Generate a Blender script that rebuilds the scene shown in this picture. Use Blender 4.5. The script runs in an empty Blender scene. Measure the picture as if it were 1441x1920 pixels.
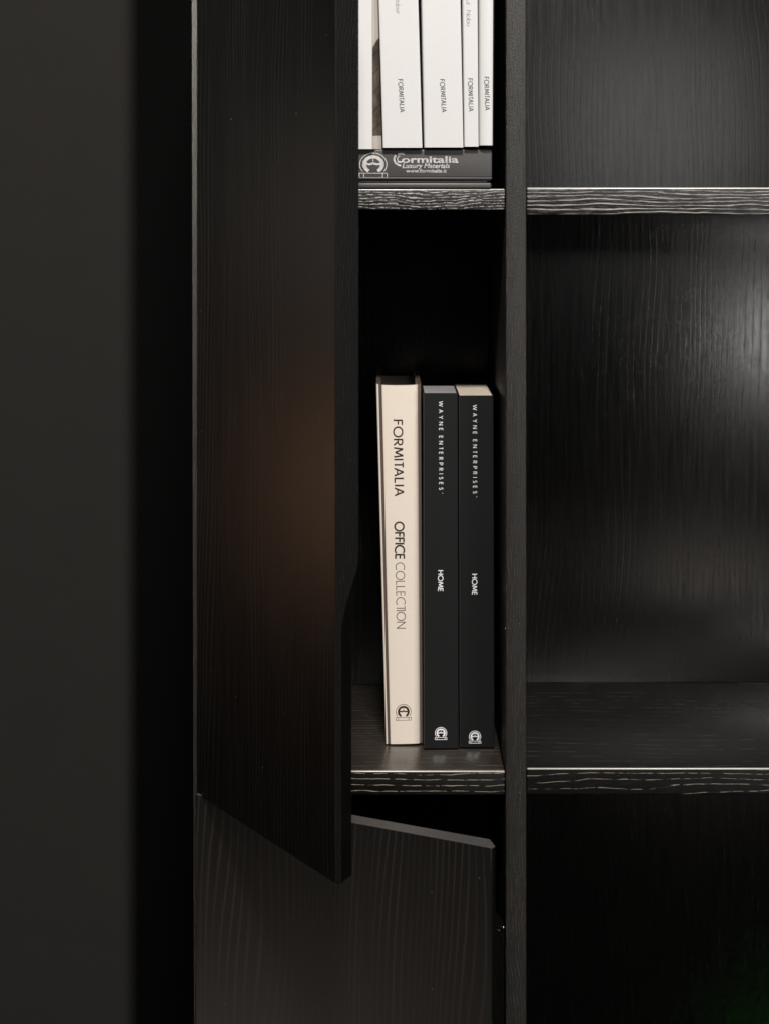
import bpy, bmesh, math, random
from mathutils import Vector, Matrix
R = math.radians
random.seed(7)
S = bpy.context.scene
COL = S.collection

# ------------------------------------------------------------------ camera
D, F = 1.818, 4000.0            # camera distance to the bookcase front, focal length in photo pixels
cam = bpy.data.cameras.new('camera'); co = bpy.data.objects.new('camera', cam); COL.objects.link(co)
co.location = (0, -D, 0); co.rotation_euler = (R(90), 0, 0)
cam.sensor_fit = 'HORIZONTAL'; cam.sensor_width = 24; cam.lens = F/1441*24
cam.shift_y = -(960-380)/1441
cam.clip_start = .02; cam.clip_end = 50
cam.dof.use_dof = True; cam.dof.focus_distance = D+.03; cam.dof.aperture_fstop = 9.5
S.camera = co
S.render.resolution_x = 768; S.render.resolution_y = 1024

# ------------------------------------------------------------------ world, exposure
w = bpy.data.worlds.new('World'); S.world = w; w.use_nodes = True
w.node_tree.nodes['Background'].inputs[0].default_value = (1, .95, .9, 1)
w.node_tree.nodes['Background'].inputs[1].default_value = .02
S.view_settings.view_transform = 'Standard'; S.view_settings.look = 'None'
S.view_settings.exposure = 0; S.view_settings.gamma = 1

# ------------------------------------------------------------------ lamps
def lamp(name, loc, target, size, power, color, shape='SQUARE', spread=180, size_y=None):
    l = bpy.data.lights.new(name, 'AREA'); l.shape = shape; l.size = size
    if size_y: l.shape = 'RECTANGLE'; l.size_y = size_y
    l.energy = power; l.color = color; l.spread = R(spread)
    o = bpy.data.objects.new(name, l); COL.objects.link(o); o.location = loc
    o.rotation_euler = (Vector(target)-Vector(loc)).to_track_quat('-Z', 'Y').to_euler()
    return o
lamp('ceiling_lamp', (.45, -.78, 1.22), (.05, 0, -.2), .16, 6, (1, .95, .90))
lamp('front_lamp', (.12, -2.45, 2.35), (.05, 0, -.2), .36, 145, (1, .962, .922))
lamp('side_lamp', (.98, -1.57, -.15), (.44, .3, -.10), .15, 3.0, (1, .96, .92))
lamp('sheen_light', (.58, -1.60, .42), (.34, .3, .08), .66, 2.9, (1, .98, .95), size_y=.50)  # unseen soft source added for the sheen on the upper right back panel
lamp('left_lamp', (-.75, -.75, .80), (-.16, 0, .15), .20, 2.2, (1, .95, .89), spread=45)
lamp('warm_lamp', (-.62, .0, -.275), (-.05, -.19, -.22), .12, .15, (1, .55, .32), spread=120, size_y=.16)
lamp('dim_lamp', (-.62, .06, -.01), (-.05, -.19, -.03), .10, .05, (1, .88, .76), spread=120, size_y=.2)
lamp('low_lamp', (-1.25, -.35, -1.50), (-.15, -.02, -.78), .35, .65, (1, .85, .73), spread=80)
lamp('bay_fill', (.80, -1.67, -1.02), (.40, .3, -.55), .45, 1.4, (1, .88, .78))  # unseen soft light added to lift the lower right bay
lamp('green_lamp', (1.04, -1.30, -2.2), (.50, .3, -.99),   .08, .013, (.10, 1, .04), spread=40)

# ------------------------------------------------------------------ helpers
def pos(px, py, y):              # a measured photo point at depth y -> world metres
    z = D + y
    return Vector(((px-720)/F*z, y, (380-py)/F*z))

def link(name, me, mats, parent=None, loc=None, rotz=None):
    o = bpy.data.objects.new(name, me); COL.objects.link(o)
    for m in (mats if isinstance(mats, (list, tuple)) else [mats]): me.materials.append(m)
    if parent: o.parent = parent
    if loc is not None: o.location = loc
    if rotz is not None: o.rotation_euler = (0, 0, rotz)
    return o

def thing(name, label, cat, loc=(0, 0, 0), group=None):
    o = bpy.data.objects.new(name, None); COL.objects.link(o); o.location = loc
    o.empty_display_size = .05
    o['label'] = label; o['category'] = cat
    if group: o['group'] = group
    return o

def mesh(name, verts, faces, smooth=False):
    me = bpy.data.meshes.new(name); me.from_pydata([tuple(v) for v in verts], [], faces); me.update()
    bm = bmesh.new(); bm.from_mesh(me); bmesh.ops.recalc_face_normals(bm, faces=bm.faces); bm.to_mesh(me); bm.free()
    if smooth:
        for p in me.polygons: p.use_smooth = True
    return me

def board(name, x0, x1, y0, y1, z0, z1, bev=.0012, segs=3, skew=None, front=None, front_mat=None):
    """a bevelled board; skew(x, z) may shift x along the height"""
    bm = bmesh.new()
    bmesh.ops.create_cube(bm, size=1)
    for v in bm.verts:
        v.co = Vector(((x0+x1)/2+v.co.x*(x1-x0), (y0+y1)/2+v.co.y*(y1-y0), (z0+z1)/2+v.co.z*(z1-z0)))
        if skew: v.co.x = skew(v.co.x, v.co.z)
    bmesh.ops.bevel(bm, geom=list(bm.edges), offset=bev, segments=segs, affect='EDGES', profile=.5)
    bm.normal_update()
    me = bpy.data.meshes.new(name)
    for f in bm.faces:
        f.smooth = f.calc_area() < 1e-4 or min(e.calc_length() for e in f.edges) < bev*1.5
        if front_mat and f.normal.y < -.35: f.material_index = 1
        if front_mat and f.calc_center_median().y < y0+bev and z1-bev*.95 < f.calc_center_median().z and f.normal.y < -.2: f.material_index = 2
    bm.to_mesh(me); bm.free()
    me.set_sharp_from_angle(angle=R(40))
    return me

# ------------------------------------------------------------------ materials
def nodes(name):
    m = bpy.data.materials.new(name); m.use_nodes = True
    nt = m.node_tree; b = nt.nodes['Principled BSDF']
    return m, nt, b

def N(nt, t, **kw):
    n = nt.nodes.new(t)
    for k, v in kw.items():
        if k.startswith('i_'):
            key = k[2:]; n.inputs[int(key) if key.isdigit() else key].default_value = v
        else: setattr(n, k, v)
    return n

def math_(nt, op, a, b=None, clamp=False):
    n = nt.nodes.new('ShaderNodeMath'); n.operation = op; n.use_clamp = clamp
    for i, v in enumerate((a, b)):
        if v is None: continue
        if isinstance(v, (int, float)): n.inputs[i].default_value = v
        else: nt.links.new(v, n.inputs[i])
    return n.outputs[0]

def ramp(nt, v, lo, hi):
    n = nt.nodes.new('ShaderNodeMapRange'); n.interpolation_type = 'SMOOTHSTEP'
    nt.links.new(v, n.inputs[0]); n.inputs[1].default_value = lo; n.inputs[2].default_value = hi
    return n.outputs[0]

def wood(name, axis='Z', base=(.0065, .006, .0056), pale=(.03, .027, .024), ring=150, width=.45, warp=.02,
         along=3.0, brk=40, brk_lo=.42, brk_hi=.58, rough=.36, bump=.25, pore=.35, spec=.5, seed=0., swirl=0., dark_pore=0.,
         ws=6.0, wig=.05, lrough=.10, leather=.25, specks=1., patchy=.75):
    """black stained open-grain ash: growth rings, pores along the grain, satin lacquer"""
    m, nt, b = nodes(name); L = nt.links
    tc = N(nt, 'ShaderNodeTexCoord'); sp = N(nt, 'ShaderNodeSeparateXYZ'); L.new(tc.outputs['Object'], sp.inputs[0])
    x, y, z = sp.outputs
    if axis == 'Z': lng = z; a = math_(nt, 'ADD', x, math_(nt, 'MULTIPLY', y, .83)); 
    else: lng = x; a = math_(nt, 'ADD', z, math_(nt, 'MULTIPLY', y, .57))
    def vec(sa, sl, off=0.):
        c = N(nt, 'ShaderNodeCombineXYZ')
        L.new(math_(nt, 'MULTIPLY', a, sa), c.inputs[0]); L.new(math_(nt, 'MULTIPLY', lng, sl), c.inputs[1])
        c.inputs[2].default_value = seed+off; return c.outputs[0]
    def noise(v, detail=2., rgh=.5, dist=0.):
        n = N(nt, 'ShaderNodeTexNoise', i_Scale=1., i_Detail=detail, i_Roughness=rgh, i_Distortion=dist)
        L.new(v, n.inputs['Vector']); return n.outputs['Fac']
    w1 = noise(vec(ws, along, 1.3), 2.)
    w2 = noise(vec(ws*9, along*9, 4.1), 2.)
    wob = math_(nt, 'ADD', math_(nt, 'MULTIPLY', w1, warp), math_(nt, 'MULTIPLY', w2, warp*wig+swirl))
    ph = math_(nt, 'MULTIPLY', math_(nt, 'ADD', a, wob), ring*2*math.pi)
    sn = math_(nt, 'SINE', ph)
    rings = ramp(nt, sn, 1-2*width, 1.0)
    # the figure comes and goes: some rings open and strong, others closed
    fig = math_(nt, 'ADD', math_(nt, 'MULTIPLY', ramp(nt, noise(vec(ring*.22, along*1.3, 31.), 3.), .36, .62), patchy), 1-patchy)
    rings = math_(nt, 'MULTIPLY', rings, fig)
    brkn = ramp(nt, noise(vec(ring*1.1, brk, 9.), 3., .6), brk_lo, brk_hi)
    fine = noise(vec(1500, 60, 2.), 2., .6)
    pores = ramp(nt, fine, .52, .70)
    line = math_(nt, 'MULTIPLY', rings, brkn)
    finemask = math_(nt, 'MULTIPLY', pores, math_(nt, 'ADD', math_(nt, 'MULTIPLY', rings, .7), .3))
    mask = math_(nt, 'MAXIMUM', line, math_(nt, 'MULTIPLY', finemask, pore))
    mix = N(nt, 'ShaderNodeMix', data_type='RGBA'); L.new(mask, mix.inputs[0])
    mix.inputs[6].default_value = (*base, 1); mix.inputs[7].default_value = (*pale, 1)
    # sparse dust specks
    vo = N(nt, 'ShaderNodeTexVoronoi', i_Scale=95., i_Randomness=1.); L.new(tc.outputs['Object'], vo.inputs['Vector'])
    sc = N(nt, 'ShaderNodeSeparateColor'); L.new(vo.outputs['Color'], sc.inputs[0])
    spk = math_(nt, 'MULTIPLY', math_(nt, 'LESS_THAN', vo.outputs['Distance'], .055), math_(nt, 'GREATER_THAN', sc.outputs[0], .88))
    mx2 = N(nt, 'ShaderNodeMix', data_type='RGBA'); L.new(math_(nt, 'MULTIPLY', spk, .75*specks), mx2.inputs[0])
    L.new(mix.outputs[2], mx2.inputs[6]); mx2.inputs[7].default_value = (.10, .09, .08, 1); mix = mx2
    # broad tone drift of the stain
    tone = math_(nt, 'ADD', math_(nt, 'MULTIPLY', noise(vec(14, 2.2, 7.), 3.), .7), .65)
    mul = N(nt, 'ShaderNodeVectorMath', operation='SCALE'); L.new(mix.outputs[2], mul.inputs[0]); L.new(tone, mul.inputs[3])
    L.new(mul.outputs[0], b.inputs['Base Color'])
    rg = math_(nt, 'ADD', rough-.07, math_(nt, 'MULTIPLY', noise(vec(220, 14, 5.), 3.), .14), clamp=True)
    rg = math_(nt, 'ADD', rg, math_(nt, 'MULTIPLY', mask, lrough))
    L.new(rg, b.inputs['Roughness'])
    b.inputs['Specular IOR Level'].default_value = spec
    h = math_(nt, 'ADD', math_(nt, 'MULTIPLY', rings, -.6), math_(nt, 'MULTIPLY', finemask, -.8))
    h = math_(nt, 'ADD', h, math_(nt, 'MULTIPLY', noise(vec(700, 500, 3.), 3.), leather))
    bp = N(nt, 'ShaderNodeBump', i_Strength=bump, i_Distance=.0006); L.new(h, bp.inputs['Height'])
    L.new(bp.outputs[0], b.inputs['Normal'])
    return m

def plain(name, col, rough=.5, metal=0., spec=.5, nscale=300., namp=.06, bump=0.0, coat=0.):
    m, nt, b = nodes(name); L = nt.links
    tc = N(nt, 'ShaderNodeTexCoord')
    n = N(nt, 'ShaderNodeTexNoise', i_Scale=nscale, i_Detail=4., i_Roughness=.6); L.new(tc.outputs['Object'], n.inputs['Vector'])
    n2 = N(nt, 'ShaderNodeTexNoise', i_Scale=nscale*.05, i_Detail=3.); L.new(tc.outputs['Object'], n2.inputs['Vector'])
    f = math_(nt, 'ADD', math_(nt, 'MULTIPLY', n.outputs['Fac'], namp), math_(nt, 'MULTIPLY', n2.outputs['Fac'], namp*1.3))
    f = math_(nt, 'ADD', f, 1-namp*1.15)
    mul = N(nt, 'ShaderNodeVectorMath', operation='SCALE'); mul.inputs[0].default_value = col; L.new(f, mul.inputs[3])
    L.new(mul.outputs[0], b.inputs['Base Color'])
    b.inputs['Roughness'].default_value = rough; b.inputs['Metallic'].default_value = metal
    b.inputs['Specular IOR Level'].default_value = spec; b.inputs['Coat Weight'].default_value = coat
    if bump:
        bp = N(nt, 'ShaderNodeBump', i_Strength=bump, i_Distance=.0004); L.new(n.outputs['Fac'], bp.inputs['Height'])
        L.new(bp.outputs[0], b.inputs['Normal'])
    return m

W_BACK = wood('ash_back', 'Z', base=(.0042, .0040, .0038), ring=165, width=.16, warp=.075, along=1.8, rough=.22, bump=.09,
              pale=(.0105, .0095, .0086), seed=2., spec=.42, brk=45, wig=.03, lrough=.08, brk_lo=.30, brk_hi=.75, specks=.0)
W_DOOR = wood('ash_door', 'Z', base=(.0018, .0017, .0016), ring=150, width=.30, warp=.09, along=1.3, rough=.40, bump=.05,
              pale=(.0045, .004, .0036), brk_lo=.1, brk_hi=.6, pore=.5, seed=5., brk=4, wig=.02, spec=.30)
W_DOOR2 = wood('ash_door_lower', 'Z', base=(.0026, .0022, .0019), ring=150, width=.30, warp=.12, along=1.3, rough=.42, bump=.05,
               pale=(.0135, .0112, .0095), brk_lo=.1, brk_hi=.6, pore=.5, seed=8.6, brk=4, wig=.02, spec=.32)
W_POST = wood('ash_post', 'Z', base=(.0135, .012, .011), ring=420, width=.30, warp=.03, along=8, rough=.50, bump=.42,
              pale=(.040, .036, .033), pore=.9, seed=3., swirl=.0006, spec=.5, leather=.9)
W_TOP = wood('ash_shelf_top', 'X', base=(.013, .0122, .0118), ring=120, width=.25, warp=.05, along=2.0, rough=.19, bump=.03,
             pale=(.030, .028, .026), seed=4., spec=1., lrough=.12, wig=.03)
W_TOP_L = wood('ash_shelf_top_warm_sheen', 'X', base=(.036, .029, .024), ring=170, width=.25, warp=.05, along=2.0, rough=.26, bump=.05,  # warm sheen in front of the books painted into the shelf colour
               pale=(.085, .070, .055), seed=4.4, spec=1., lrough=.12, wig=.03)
W_EDGE = wood('ash_door_edge', 'Z', base=(.0016, .0015, .0014), ring=420, width=.25, warp=.02, along=9, rough=.50, bump=.25,
              pale=(.040, .036, .033), brk=120, brk_lo=.60, brk_hi=.78, pore=.25, seed=17., spec=.22, leather=.8)
W_LIT_TOP = wood('ash_door_top_edge', 'X', base=(.055, .050, .047), ring=200, width=.3, warp=.03, along=3, rough=.5, bump=.08,  # lower door's top edge: the light it catches is painted in as paler wood
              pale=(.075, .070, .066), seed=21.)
W_F_UR = wood('ash_edge_upper_right', 'X', patchy=.35, base=(.0085, .008, .0078), pale=(.34, .315, .295), ring=310, width=.27, warp=.016, along=6,  # shelf edges: glints on the ridged grain are painted into the pale colour
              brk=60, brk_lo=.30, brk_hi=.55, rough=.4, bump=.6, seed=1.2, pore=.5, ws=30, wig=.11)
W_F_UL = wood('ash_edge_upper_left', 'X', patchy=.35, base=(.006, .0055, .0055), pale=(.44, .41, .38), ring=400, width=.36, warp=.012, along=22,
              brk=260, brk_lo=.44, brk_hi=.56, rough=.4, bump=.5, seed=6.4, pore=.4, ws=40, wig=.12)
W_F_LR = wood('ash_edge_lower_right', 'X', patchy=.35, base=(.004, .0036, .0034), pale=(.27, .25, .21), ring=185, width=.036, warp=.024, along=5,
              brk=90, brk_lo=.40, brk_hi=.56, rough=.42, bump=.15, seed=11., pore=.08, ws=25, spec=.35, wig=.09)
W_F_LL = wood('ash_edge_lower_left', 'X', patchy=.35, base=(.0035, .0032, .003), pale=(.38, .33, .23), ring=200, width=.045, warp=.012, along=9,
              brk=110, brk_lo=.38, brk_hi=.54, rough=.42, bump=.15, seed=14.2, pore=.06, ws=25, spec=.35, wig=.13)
M_GLINT = plain('edge_glint', (.30, .28, .255), .3, nscale=900, namp=.5, spec=1.)  # highlight along the shelves' top front edge, painted as a paler colour
M_WHITE = plain('white_paper_laminate', (.635, .627, .62), .38, nscale=160, namp=.045, bump=.03)
M_BEIGE = plain('beige_board', (.52, .47, .42), .6)
M_CREAM = plain('cream_laminate', (.77, .68, .585), .40, namp=.03, bump=.04)
M_JOINT = plain('brown_book_joint', (.13, .095, .08), .5)
M_BTOP = plain('shaded_board_top', (.07, .055, .048), .6)  # shade on the cream book's board tops, painted dark
M_RUB_GLINT = plain('rubbed_edge_highlight', (.035, .035, .036), .45, nscale=500, namp=.8)
M_PAGES = plain('page_block', (.62, .56, .50), .8, nscale=900, namp=.15, bump=.3)
M_BLACK = plain('matt_black_cover', (.0052, .0056, .0059), .55, namp=.08, bump=.03, spec=.3)
M_BOX = plain('black_leatherette', (.062, .058, .058), .40, nscale=1500, namp=.15, bump=.12)
M_INK = plain('black_ink', (.012, .011, .011), .5)
M_GREY = plain('grey_ink', (.22, .20, .19), .5)
M_BROWN = plain('brown_ink', (.022, .014, .012), .5)
M_TAN = plain('light_brown_ink', (.10, .075, .065), .5)
M_WINK = plain('white_ink', (.85, .85, .85), .5)
M_FOIL = plain('silver_foil', (.58, .565, .55), .38, metal=.5, nscale=1400, namp=.45, bump=1.)
M_BRASS = plain('brass', (.85, .68, .42), .25, metal=1.)
M_WALL = plain('warm_grey_paint', (.0112, .0098, .0087), .8, nscale=60, namp=.22, bump=.3, spec=.2)
M_DARK = plain('dark_wall_paint', (.001, .001, .001), .9, spec=.05)

# ------------------------------------------------------------------ setting
me = board('wall', -1.6, 1.2, .42, .47, -1.4, .8)
o = link('wall', me, M_DARK); o['kind'] = 'structure'; o['label'] = 'dark wall behind the bookcase'
# out-of-focus partition close to the camera
xp = (236-720)/F*.65
me = board('partition_panel', xp-.55, xp, -D+.65, -D+.668, -.75, .45, bev=.002)
o = link('partition_panel', me, M_WALL)
o['label'] = 'blurred plain warm grey panel standing upright along the left edge of the photo'; o['category'] = 'panel'

# ------------------------------------------------------------------ bookcase
ZT, ZB, DEP = .34, -.86, .326
case = thing('bookcase', 'black stained ash bookcase with open shelves and two doors ajar', 'bookcase', (0, 0, ZB))
def part(name, me, mats, **kw):
    o = link(name, me, mats, parent=case, loc=(0, 0, -ZB)); 
    for k, v in kw.items(): o[k] = v
    return o
s = 2200.0
X = lambda px: (px-720)/s
Z = lambda py: (380-py)/s
def side_skew(x, z):
    if x < X(372): return x + (.0028)*min(1, max(0, (.17-z)/.85))
    return x
part('side_panel', board('side_panel', X(358), X(397), 0, DEP, ZB, ZT, bev=.0008, skew=side_skew), W_POST)
div = part('divider', board('divider', X(946.5), X(985.5), 0, DEP, ZB, ZT, bev=.0012), W_POST)
part('back_panel', board('back_panel', X(397)-.01, .62, DEP+.0005, DEP+.012, ZB, ZT, bev=.0005), W_BACK)
xl, xr = X(397)+.0004, X(946.5)-.0006
def shelf(x0, x1, pt, pb, y0, fm, label, tm=None):
    part('shelf', board('shelf', x0, x1, y0, DEP-.0004, Z(pb), Z(pt), bev=.0012, segs=3, front_mat=True), [tm or W_TOP, fm, M_GLINT], label=label)
shelf(xl, xr, 353.5, 393, .001, W_F_UL, 'short upper shelf with fine squiggly grain on its edge, glints painted in pale, under the white books')
shelf(xl, xr, 1446, 1492, .001, W_F_LL, 'short lower shelf with four broken grain lines on its edge, glints painted in pale, under the black and cream books', W_TOP_L)
shelf(X(985.5)+.0004, .62, 351, 402, .001, W_F_UR, 'long upper right shelf with bold wavy grain on its edge, glints painted in pale')
shelf(X(985.5)+.0004, .62, 1441, 1491, .001, W_F_LR, 'long lower right shelf with sparse grain lines on its edge, glints painted in pale')

# small brass pin on the divider's edge
def stud(name, c, r, n, parent, mat=M_BRASS):
    bm = bmesh.new(); bmesh.ops.create_uvsphere(bm, u_segments=12, v_segments=8, radius=r)
    for v in bm.verts:
        d = v.co.dot(n); v.co -= n*d*.45
    for f in bm.faces: f.smooth = True
    me = bpy.data.meshes.new(name); bm.to_mesh(me); bm.free()
    return link(name, me, mat, parent=parent, loc=c)
stud('shelf_pin', Vector((X(946.2), .001, Z(1179))), .0008, Vector((1, 0, 0)), div)

def door(name, hx, hy, W, T, th, z0, z1, zc0, zc1, below, mat, label, top=None):
    """door leaf with a bevelled finger pull on the inner edge; zc0..zc1 is where the pull runs out.
    below=True: pull lies below the run-out, else above"""
    t1, q, b = 31/s, 26/s, .0009
    def c(z):
        u = (zc1-z)/(zc1-zc0) if below else (z-zc0)/(zc1-zc0)
        u = max(0, min(1, u)); return math.sin(u*math.pi/2)**1.5 if u < 1 else 1.
    zs = [z0, z0+b*.3, z0+b] + [z0+b+(z1-z0-2*b)*i/12 for i in range(1, 12)] + [zc0+(zc1-zc0)*i/24 for i in range(25)] + [z1-b, z1-b*.3, z1]
    zs = sorted(set(zs))
    V, Fc = [], []; n = None
    for z in zs:
        k = c(z)
        P = [(0, b), (b*.3, b*.3), (b, 0), (W-b, 0), (W-b*.3, b*.3), (W, b),
             (W, T-.0008-t1*k), (W-.0002, T-.0003-t1*k*.99), (W-q*k-.0004, T-.0002-.0002*k), (W-q*k-.001, T), (b, T), (b*.3, T-b*.3), (0, T-b)]
        e = 0 if z0+b-1e-9 <= z <= z1-b+1e-9 else (b if z in (zs[0], zs[-1]) else b*.3)
        P = [(e+p*(W-2*e)/W, e+t*(T-2*e)/T) for p, t in P]
        n = len(P); V += [(p, t, z) for p, t in P]
    for r in range(len(zs)-1):
        for i in range(n):
            j = (i+1) % n
            Fc.append((r*n+i, r*n+j, (r+1)*n+j, (r+1)*n+i))
    Fc.append(tuple(range(n))); Fc.append(tuple(range((len(zs)-1)*n, len(zs)*n)))
    me = mesh(name, V, Fc, True); me.set_sharp_from_angle(angle=R(14))
    o = link(name, me, mat, parent=case, loc=(hx, hy, -ZB), rotz=-th); o['label'] = label
    me.materials.append(W_EDGE)
    for p in me.polygons:
        if p.normal.x > .9: p.material_index = 1
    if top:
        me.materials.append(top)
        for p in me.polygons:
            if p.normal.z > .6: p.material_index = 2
    return o
T = 43/s
th1 = math.atan2(528, 272); hy = -.012
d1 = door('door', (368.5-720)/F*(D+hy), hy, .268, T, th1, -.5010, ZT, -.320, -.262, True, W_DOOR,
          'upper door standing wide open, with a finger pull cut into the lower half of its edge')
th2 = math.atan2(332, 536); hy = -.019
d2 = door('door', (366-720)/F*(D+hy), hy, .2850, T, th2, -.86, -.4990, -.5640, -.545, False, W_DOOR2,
          'lower door standing slightly open, its top edge painted paler for the light it catches', top=W_LIT_TOP)
for (ss, tt, zz, r) in ((.2855, .0175, -.5655, .0012), (.2855, .0100, -.5655, .0007)):  # the smaller stud stands in for the pin's reflection in the door edge
    stud('pin_and_reflection', Vector((ss, tt, zz)), r, Vector((1, 0, 0)), d2)

# ------------------------------------------------------------------ lettering: single-line geometric alphabet (cap height 1)
def arc(cx, cy, rx, ry, a0, a1, n=20):
    return [(cx+rx*math.cos(R(a0+(a1-a0)*i/n)), cy+ry*math.sin(R(a0+(a1-a0)*i/n))) for i in range(n+1)]
G = {
 'F': (.46, [[(0, 0), (0, 1)], [(0, .96), (.44, .96)], [(0, .52), (.40, .52)]]),
 'E': (.46, [[(0, 0), (0, 1)], [(0, .96), (.44, .96)], [(0, .52), (.42, .52)], [(0, .04), (.44, .04)]]),
 'L': (.42, [[(0, 1), (0, 0)], [(0, .04), (.42, .04)]]),
 'I': (.0, [[(0, 0), (0, 1)]]),
 'T': (.50, [[(.25, 0), (.25, .96)], [(0, .96), (.5, .96)]]),
 'H': (.62, [[(0, 0), (0, 1)], [(.62, 0), (.62, 1)], [(0, .52), (.62, .52)]]),
 'O': (.94, [arc(.47, .5, .46, .49, 90, 450, 36)]),
 'C': (.78, [arc(.5, .5, .49, .49, 50, 310, 28)]),
 'N': (.68, [[(0, 0), (0, 1)], [(0, 1), (.68, 0)], [(.68, 0), (.68, 1)]]),
 'M': (.86, [[(0, 0), (.12, 1)], [(.12, 1), (.43, .14)], [(.43, .14), (.74, 1)], [(.74, 1), (.86, 0)]]),
 'W': (1.2, [[(0, 1), (.28, 0)], [(.28, 0), (.6, .95)], [(.6, .95), (.92, 0)], [(.92, 0), (1.2, 1)]]),
 'A': (.70, [[(0, 0), (.35, 1)], [(.35, 1), (.7, 0)], [(.13, .33), (.57, .33)]]),
 'Y': (.70, [[(.35, 0), (.35, .48)], [(0, 1), (.35, .48)], [(.7, 1), (.35, .48)]]),
 'R': (.54, [[(0, 0), (0, 1)], [(0, .96), (.22, .96)]+arc(.24, .71, .25, .25, 90, -90, 12)+[(0, .46)], [(.2, .46), (.54, 0)]]),
 'P': (.50, [[(0, 0), (0, 1)], [(0, .96), (.22, .96)]+arc(.24, .69, .26, .27, 90, -90, 12)+[(0, .42)]]),
 'S': (.48, [arc(.25, .74, .21, .22, 35, 180, 10)+arc(.25, .74, .21, .22, 180, 255, 5)[1:]+arc(.24, .27, .23, .235, 75, -150, 14)]),
 "'": (.1, [[(.05, .80), (.05, 1)]]),
 'u': (.42, [[(0, .62), (0, .22)]+arc(.21, .22, .21, .2, 180, 360, 12)+[(.42, .62)]]),
 't': (.26, [[(.13, 0), (.13, .85)], [(0, .58), (.26, .58)]]),
 'd': (.54, [arc(.26, .31, .26, .30, 0, 360, 22), [(.54, 0), (.54, 1.05)]]),
 'b': (.54, [arc(.28, .31, .26, .30, 0, 360, 22), [(0, 0), (0, 1.05)]]),
 'o': (.56, [arc(.28, .31, .28, .30, 0, 360, 22)]),
 'r': (.26, [[(0, 0), (0, .62)], arc(.2, .40, .2, .2, 180, 60, 8)]),
 'n': (.42, [[(0, 0), (0, .62)], arc(.21, .38, .21, .23, 180, 0, 12)+[(.42, 0)]]),
 'a': (.54, [arc(.26, .31, .26, .30, 0, 360, 22), [(.54, 0), (.54, .62)]]),
 'y': (.46, [[(0, .62), (.23, .02)], [(.46, .62), (.12, -.28)]]),
 '.': (.06, [[(.0, .28), (.06, .28)]]),
}
def strip(pl, wd, out, closed=False):
    """2-D ribbon along a polyline; out collects (verts, faces)"""
    q = [pl[0]]
    for p0, p1 in zip(pl, pl[1:]):
        m = max(1, min(8, int(math.dist(p0, p1)/.25))) if math.dist(p0, p1) < 9 else 1
        q += [(p0[0]+(p1[0]-p0[0])*t/m, p0[1]+(p1[1]-p0[1])*t/m) for t in range(1, m+1)]
    pl = q
    n = len(pl); closed = n > 3 and math.dist(pl[0], pl[-1]) < 1e-6
    if closed: pl = pl[:-1]; n -= 1
    V = []
    for i in range(n):
        a = pl[i-1] if (i or closed) else None; b = pl[i]; c = pl[(i+1) % n] if (i < n-1 or closed) else None
        def nr(p, q):
            dx, dy = q[0]-p[0], q[1]-p[1]; l = math.hypot(dx, dy) or 1; return (-dy/l, dx/l)
        ns = [nr(p, q) for p, q in ((a, b), (b, c)) if p and q and math.dist(p, q) > 1e-7]
        nx = sum(v[0] for v in ns)/len(ns); ny = sum(v[1] for v in ns)/len(ns); l = math.hypot(nx, ny) or 1
        k = 1/max(.5, l); nx, ny = nx/l, ny/l
        V.append((b[0]+nx*wd/2*k, b[1]+ny*wd/2*k)); V.append((b[0]-nx*wd/2*k, b[1]-ny*wd/2*k))
    Fc = [(2*i, 2*i+1, (2*i+3) % (2*n), (2*i+2) % (2*n)) for i in range(n if closed else n-1)]
    out.append((V, Fc))

def text_shapes(txt, weight=.13, track=.22, space=.5, kern=1.):
    x = 0; out = []
    for ch in txt:
        if ch == ' ': x += space; continue
        wd, strokes = G[ch]
        for st in strokes: strip([(p[0]+x, p[1]) for p in st], weight, out)
        x += wd+track+{'T': -.16*kern, 'F': -.08*kern}.get(ch, 0)
    return out, x-track

def flat(name, shapes, fn, mat, parent, base, eps=.00006):
    """shapes in 2-D -> thin raised print; every stroke sits a hair above the last so none overlap in a plane"""
    V, Fc = [], []
    for k, (vs, fs) in enumerate(shapes):
        o = len(V); V += [fn(p[0], p[1], eps+.000012*(k % 5)) - base for p in vs]; Fc += [tuple(o+i for i in f) for f in fs]
    me = mesh(name, V, Fc); return link(name, me, mat, parent=parent)

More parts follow.
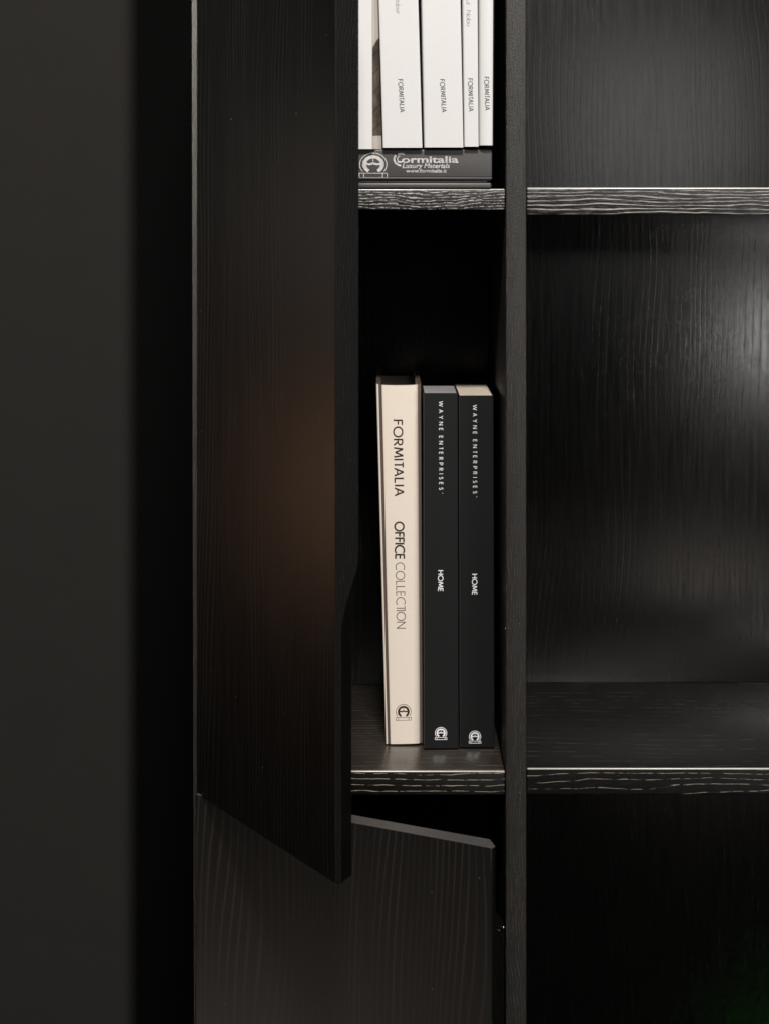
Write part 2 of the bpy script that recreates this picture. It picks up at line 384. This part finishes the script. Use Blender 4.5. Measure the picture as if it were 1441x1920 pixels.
# ------------------------------------------------------------------ books
class Book:
    """A book whose spine corners are measured (tl, tr, bl, br in photo pixels at depth y)."""
    def __init__(s_, name, label, y, tl, tr, bl, br, depth=.21, group=None, cover=M_WHITE, board_t=.0022, hard=True,
                 round_=.0, groove=0., horn=0., pages_drop=.003, right_mat=None, cat='book', pages=M_PAGES, gap=.0004):
        s_.y = y; s_.c = [pos(*bl, y), pos(*br, y), pos(*tl, y), pos(*tr, y)]
        s_.px = (tl, tr, bl, br)
        base = (s_.c[0]+s_.c[1])/2; base.y = y+depth/2; s_.base = base
        s_.e = thing(name, label, cat, base, group)
        wid = (s_.c[1]-s_.c[0]).length
        s_.round = round_; s_.wid = wid; s_.groove = groove
        us = [i/40 for i in range(41)]
        def dy(u):
            d = round_*(1-math.sqrt(max(0, 1-(2*u-1)**2*.97)))            # rounding of the spine
            cr = .0012/wid                                                # eased corners
            e = min(u, 1-u)
            if e < cr: d += .0009*(1-math.sqrt(max(0, 1-(1-e/cr)**2)))
            if groove:
                for g in (.085, .93): d += groove*math.exp(-((u-g)/.025)**2)
            return d
        s_.dy = dy
        bt = board_t/wid
        outer = [(0, depth)]+[(u, dy(u)) for u in [0, .25*.0012/wid, .6*.0012/wid]+us[1:-1]+[1-.6*.0012/wid, 1-.25*.0012/wid, 1]]+[(1, depth)]
        inner = [(1-bt, depth)]+[(1-bt, board_t+round_*.6), (bt, board_t+round_*.6), (bt, depth)]
        ring = outer+inner; n = len(ring)
        rows = [0]+[.004, .02, .1, .3, .5, .7, .9, .985]+[1.]
        V, Fc = [], []
        for v in rows:
            for (u, d) in ring:
                P = s_.at(u, v, 0); hz = 0
                if v == 1. : hz = horn*(abs(2*u-1)**5)-horn*.35*(1-abs(2*u-1)**2)
                V.append(Vector((P.x, y+d, P.z+hz))-base)
        s_.prof = outer[1:-1]
        for r in range(len(rows)-1):
            for i in range(n):
                j = (i+1) % n; Fc.append((r*n+i, r*n+j, (r+1)*n+j, (r+1)*n+i))
        no = len(outer)
        # caps: bridge outer to inner as a fan of quads
        def cap(o):
            L_, Rr = [], []
            Fc.append((o+0, o+1, o+n-2, o+n-1)) if False else None
            Fc.append(tuple(o+i for i in range(n)))
        cap(0); cap((len(rows)-1)*n)
        me = mesh('cover', V, Fc, True)
        me.set_sharp_from_angle(angle=R(45))
        s_.cover = link('cover', me, [cover]+([right_mat] if right_mat else []), parent=s_.e)
        if right_mat:
            for p in me.polygons:
                if p.normal.x > .55: p.material_index = 1
        # page block
        g = gap
        x0, x1 = bt+g/wid, 1-bt-g/wid
        V = []
        for v in (0, 1):
            for u, d in ((x0, board_t+round_*.6+.0004), (x1, board_t+round_*.6+.0004), (x1, depth-.003), (x0, depth-.003)):
                P = s_.at(u, v, 0); V.append(Vector((P.x, y+d, P.z+(pages_drop if v == 0 else -pages_drop)))-base)
        link('page_block', mesh('page_block', V, [(0, 1, 2, 3), (4, 5, 6, 7), (0, 1, 5, 4), (1, 2, 6, 5), (2, 3, 7, 6), (3, 0, 4, 7)]), pages, parent=s_.e)
    def at(s_, u, v, up):
        a = s_.c[0].lerp(s_.c[1], u); b = s_.c[2].lerp(s_.c[3], u); P = a.lerp(b, v)
        return Vector((P.x, s_.y, P.z))
    def uv(s_, px, py):
        tl, tr, bl, br = s_.px
        yb = (bl[1]+br[1])/2; yt = (tl[1]+tr[1])/2; v = (yb-py)/(yb-yt)
        l = bl[0]+(tl[0]-bl[0])*v; r = br[0]+(tr[0]-br[0])*v
        return (px-l)/(r-l), v
    def ink(s_, name, shapes, place, mat):
        """place maps shape coords to photo pixels on the spine"""
        def fn(a, b, e):
            u, v = s_.uv(*place(a, b)); P = s_.at(u, v, 0)
            d = s_.prof[-1][1]
            for (u0, d0), (u1, d1) in zip(s_.prof, s_.prof[1:]):
                if u0 <= u <= u1: d = d0+(d1-d0)*(u-u0)/max(1e-9, u1-u0); break
            return Vector((P.x, s_.y+d-e, P.z))
        return flat(name, shapes, fn, mat, s_.e, s_.base)
    def text(s_, txt, cx, y0, y1, cap, mat, weight=.13, track=.22, space=.5, lean=0., name='lettering'):
        sh, L = text_shapes(txt, weight, track, space); k = (y1-y0)/L
        # reads downwards, letter tops to the right
        return s_.ink(name, sh, lambda a, b: (cx-cap/2+b*cap+lean*(a*k-(y1-y0)/2), y0+a*k), mat)
    def emblem(s_, cx, cy, r, mat, k=1.):
        return s_.ink('emblem', emblem_shapes(k), lambda a, b: (cx+a*r, cy-b*r), mat)

def emblem_shapes(k=1.):
    o = []
    strip(arc(0, .05, .97, .97, -38, 218, 40), .11*k, o)                 # thin outer ring
    # thick horseshoe, wider at the sides
    n = 30; V = []; 
    for i in range(n+1):
        a = R(-60+300*i/n); V += [(.78*math.cos(a), .05+.78*math.sin(a)), (.50*math.cos(a), .05+.52*math.sin(a))]
    o.append((V, [(2*i, 2*i+1, 2*i+3, 2*i+2) for i in range(n)]))
    strip([(-.60, .12), (-.30, .06), (-.12, .10), (0, .17), (.12, .10), (.30, .06), (.60, .12)], .17, o)   # cross bar with a small scroll
    strip([(0, .32), (0, .60)], .06, o)
    # scroll ribbon at the foot
    strip([(-1.0, -.70), (1.0, -.70)], .09*k, o); strip([(-1.0, -1.06), (1.0, -1.06)], .09*k, o)
    for x in (-1.0, -.68, .68, 1.0): strip([(x, -1.10), (x, -.66)], .09*k, o)
    return o

WG = 'white books in the upper compartment'
YB = -.006
zt = -620                                         # top of the tall books, above the frame
def wtop(b, t, yb): return (b+(t-b)*(yb-zt)/yb, zt)
# first: spine half hidden by the open door, picture on its turned-back corner
b1 = Book('book', 'white book half hidden by the open door, with a brown picture along its edge', YB+.001,
          (640, zt), (696.5, zt), (640, 279), (697.5, 279), group=WG)
def corner_quad(px0, px1, p0, p1, y0, y1, dz=0.):
    return [pos(px0, p0, y0), pos(px1, p0, y1), pos(px1, p1, y1), pos(px0, p1, y0)]
V = []
base = b1.base
for yb_, yt_ in ((279, zt),):
    A = [pos(697.8, 279, YB+.002), pos(715, 279, YB+.012), pos(715, 279, YB+.12), pos(697.8, 279, YB+.12)]
    B = [pos(696.8, zt, YB+.002), pos(690, zt, YB+.012), pos(690, zt, YB+.12), pos(696.8, zt, YB+.12)]
    B[1].x = B[2].x = pos(698+wtop(16, 9.5, 279)[0]-0, 0, YB+.016).x
me = mesh('cover_board', [v-base for v in A+B], [(0, 1, 2, 3), (4, 5, 6, 7), (0, 1, 5, 4), (1, 2, 6, 5), (2, 3, 7, 6), (3, 0, 4, 7)])
link('cover_board', me, M_BEIGE, parent=b1.e)
# printed picture of stacked timber on that board
def mat_picture():
    m, nt, b = nodes('timber_picture'); L = nt.links
    tc = N(nt, 'ShaderNodeTexCoord'); sp = N(nt, 'ShaderNodeSeparateXYZ'); L.new(tc.outputs['Object'], sp.inputs[0])
    v = math_(nt, 'SUBTRACT', sp.outputs[2], math_(nt, 'MULTIPLY', sp.outputs[0], 1.1))
    fr = math_(nt, 'FRACT', math_(nt, 'MULTIPLY', v, 62.))
    ln = ramp(nt, fr, 0., .12)
    n = N(nt, 'ShaderNodeTexNoise', i_Scale=90., i_Detail=5.); L.new(tc.outputs['Object'], n.inputs['Vector'])
    cr = N(nt, 'ShaderNodeValToRGB'); L.new(n.outputs['Fac'], cr.inputs[0])
    cr.color_ramp.elements[0].position = .3; cr.color_ramp.elements[0].color = (.05, .038, .03, 1)
    cr.color_ramp.elements[1].position = .7; cr.color_ramp.elements[1].color = (.16, .125, .095, 1)
    mul = N(nt, 'ShaderNodeVectorMath', operation='SCALE'); L.new(cr.outputs[0], mul.inputs[0])
    L.new(math_(nt, 'ADD', math_(nt, 'MULTIPLY', ln, .8), .2), mul.inputs[3])
    L.new(mul.outputs[0], b.inputs['Base Color']); b.inputs['Roughness'].default_value = .45
    return m
M_PIC = mat_picture()
def on_board(f, py):       # f 0..1 across the turned-back face
    v = (279-py)/(279-zt); a = A[0].lerp(A[1], f); b = B[0].lerp(B[1], f); P = a.lerp(b, v)
    nrm = Vector((.75, -.66, 0)); return P+nrm*.00025-base
pts = [(0, 253), (1, 253), (1, 70), (.62, 75), (0, 89)]
me = mesh('printed_picture', [on_board(f, p) for f, p in pts], [(0, 1, 2, 3, 4)])
link('printed_picture', me, M_PIC, parent=b1.e)

def wb(lab, xl_, xr_, yb, y=YB, **kw):             # xl_, xr_: (top-of-frame px, bottom px)
    L0, R0 = wtop(xl_[1], xl_[0], yb), wtop(xr_[1], xr_[0], yb)
    return Book('book', lab, y, L0, R0, (xl_[1], yb), (xr_[1], yb), group=WG, **kw)
b2 = wb('thick white book right of the picture-edged one, grey word above its small title', (709, 717), (783, 790.5), 276.5, pages_drop=.006, horn=.0)
b3 = wb('widest white book, standing in the middle of the upper row', (789.5, 794.5), (862, 867.5), 276, y=YB-.001)
b4 = wb('slim white book with two grey words, right of the widest white book', (866.5, 869.5), (894, 896), 274.5, y=YB, board_t=.0012)
b5 = wb('slim white book with rounded spine and dark back cover, nearest the divider', (897, 897.5), (926, 924.5), 272, y=YB-.001,
        board_t=.0014, round_=.003, right_mat=M_INK)
for bk, cx, y0, y1, wg in ((b2, 751.3, 148.5, 209.5, .15), (b3, 829.5, 148.5, 209.5, .15), (b4, 881, 147, 208, .15), (b5, 911.5, 144, 206, .15)):
    bk.text('FORMITALIA', cx, y0, y1, 8.6, M_INK, wg, track=.25, lean=.06 if bk in (b2, b3) else .03)
b2.text('Outdoor', 745, -15, 25, 8.4, M_GREY, .10, track=.16, lean=.05)
b3.text('Indoor', 825, -36, 2.5, 8.4, M_GREY, .10, track=.16) if False else None
b4.text('out . Nobu', 877, -9, 48, 8.2, M_GREY, .10, track=.16, space=.34, lean=.03)

# black sample box lying flat under them, and a thin folder under it
bx = thing('sample_box', 'flat black box with silver foil emblem and words, lying under the white books', 'box', pos(790, 336, .1))
bb = bx.location.copy()
x0, x1 = X(600), X(921)
def obox(name, x0, x1, y0, y1, z0, z1, mat, par, base, bev=.001):
    me = board(name, x0-base.x, x1-base.x, y0-base.y, y1-base.y, z0-base.z, z1-base.z, bev=bev)
    return link(name, me, mat, parent=par)
obox('lid', x0, x1, .0, .23, Z(332.5), Z(279.6), M_BOX, bx, bb, .0012)
obox('tray', x0+.002, x1-.001, .0035, .228, Z(338.5), Z(332.7), M_BOX, bx, bb, .0006)
obox('rim', x0, x1, -.0018, -.0001, Z(335.5), Z(332.2), M_BOX, bx, bb, .0006)
fo = thing('folder', 'thin glossy black folder lying on the shelf beneath the foil-lettered box', 'folder', pos(790, 352, .1))
fb = fo.location.copy()
obox('cover', x0, x1-.0005, -.0005, .225, Z(353.0), Z(342.0), M_BOX, fo, fb, .0016)
obox('sheets', x0+.004, x1-.004, .004, .22, Z(341.9), Z(338.8), M_INK, fo, fb, .0005)
def foil(a, b, e): P = pos(a, b, 0); P.y = -.00008-e; P.x = X(a); P.z = Z(b); return P
def font_shapes(txt, size, bold=0., shear=0.):
    cu = bpy.data.curves.new('t', 'FONT'); cu.body = txt; cu.size = size; cu.offset = bold; cu.shear = shear; cu.resolution_u = 3
    ob = bpy.data.objects.new('t', cu); COL.objects.link(ob)
    dg = bpy.context.evaluated_depsgraph_get(); me = bpy.data.meshes.new_from_object(ob.evaluated_get(dg))
    V = [(v.co.x, v.co.y) for v in me.vertices]; Fs = [tuple(p.vertices) for p in me.polygons]
    bpy.data.objects.remove(ob); bpy.data.meshes.remove(me); bpy.data.curves.remove(cu)
    xs = [v[0] for v in V]; return V, Fs, min(xs), max(xs)
def foil_text(txt, xa, xb, yb, h, bold, shear):
    V, Fs, m0, m1 = font_shapes(txt, 1., bold, shear)
    k = (xb-xa)/(m1-m0)
    flat('foil_lettering', [([((v[0]-m0)*k+xa, yb-v[1]*h) for v in V], Fs)], foil, M_FOIL, bx, bb)
foil_text('ormitalia', 752, 858, 304.5, 17.5, .022, 0)
foil_text('Luxury Materials', 753, 842, 314.5, 12.5, .014, .25)
foil_text('www.formitalia.it', 760, 836, 323, 9.5, .012, 0)
sh = []
strip(arc(752, 300, 14, 12, 265, 130, 16)+arc(750, 299, 14, 11.5, 125, 60, 8), 3.2, sh)
strip(arc(752, 300, 8, 7, 250, 110, 10), 1.6, sh); strip([(744, 295), (753, 295)], 2.6, sh)
sh = [([(v[0], 2*299-v[1]) for v in vs], fs) for vs, fs in sh]
flat('foil_lettering', sh, foil, M_FOIL, bx, bb)
sh = [([(699+v[0]*26, 309-v[1]*22) for v in vs], fs) for vs, fs in emblem_shapes(.55)]
flat('foil_emblem', sh, foil, M_FOIL, bx, bb)

# lower compartment
c1 = Book('book', 'cream hardcover book with dark brown title, leaning left beside two black books', .084,
          (704.5, 721.5), (788, 721.5), (722.5, 1396), (791.5, 1394.5), depth=.215, cover=M_CREAM, board_t=.003, round_=.002, groove=.0022,
          horn=.0010, pages_drop=.009)
c1.cover.data.materials.append(M_JOINT); c1.cover.data.materials.append(M_BTOP)
for p in c1.cover.data.polygons:
    c = p.center+c1.base
    v = (c.z-c1.c[0].z)/(c1.c[2].z-c1.c[0].z)
    a_ = c1.at(0, v, 0).x; b_ = c1.at(1, v, 0).x; u = (c.x-a_)/(b_-a_)
    if p.normal.y < -.1 and (.05 < u < .115 or u > .93): p.material_index = 1
    if p.normal.z > .7: p.material_index = 2
c1.text('FORMITALIA', 746.3, 788, 929, 17, M_BROWN, .15, track=.25, lean=.020)
c1.text('OFFICE', 748, 979, 1048, 17, M_BROWN, .175, track=.20, lean=.018)
c1.text('COLLECTION', 750, 1055, 1178, 16.5, M_TAN, .09, track=.17, lean=.018)
c1.emblem(755.5, 1335.5, 14.3, M_BROWN, .6)
M_PG1 = plain('grey_page_block', (.27, .26, .26), .8, nscale=900, namp=.2, bump=.3)
M_PG2 = plain('cream_page_block', (.68, .58, .47), .8, nscale=900, namp=.2, bump=.3)
kb = dict(cover=M_BLACK, board_t=.0009, pages_drop=.0006, hard=False, gap=.0001)
k1 = Book('book', 'black softcover book with small white words, between the cream book and the other black book', .069,
          (793, 737), (857, 737), (793.5, 1403.5), (859, 1403.5), depth=.085, group='black softcover books', pages=M_PG1, **kb)
k2 = Book('book', 'black softcover book nearest the divider, its pale page tops catching light', .073,
          (858.5, 741.5), (924, 741.5), (860.5, 1401.5), (926, 1401.5), depth=.135, group='black softcover books', pages=M_PG2, **kb)
for bk, cx, dy_ in ((k1, 825.2, 0), (k2, 888.8, 6.8)):
    bk.cover.data.materials.append(M_RUB_GLINT)
    for p in bk.cover.data.polygons:                      # rubbed fore corner of the spine, an edge highlight painted in with it
        if p.normal.x < -.2 and p.normal.y < -.2: p.material_index = 1
    bk.text("WAYNE ENTERPRISES'", cx+.2, 752.5+dy_, 925+dy_, 7.3, M_WINK, .135, track=.80, space=.62, lean=.002)
    bk.text('HOME', cx-.5, 1070+dy_, 1108.5+dy_, 9.2, M_WINK, .16, track=.22)
    bk.emblem(cx+.2, 1375.3+dy_, 11, M_WINK, 1.)

# ------------------------------------------------------------------ render settings
S.render.engine = 'CYCLES'
S.cycles.max_bounces = 6; S.cycles.caustics_reflective = True; S.cycles.blur_glossy = .3
S.cycles.use_denoising = True
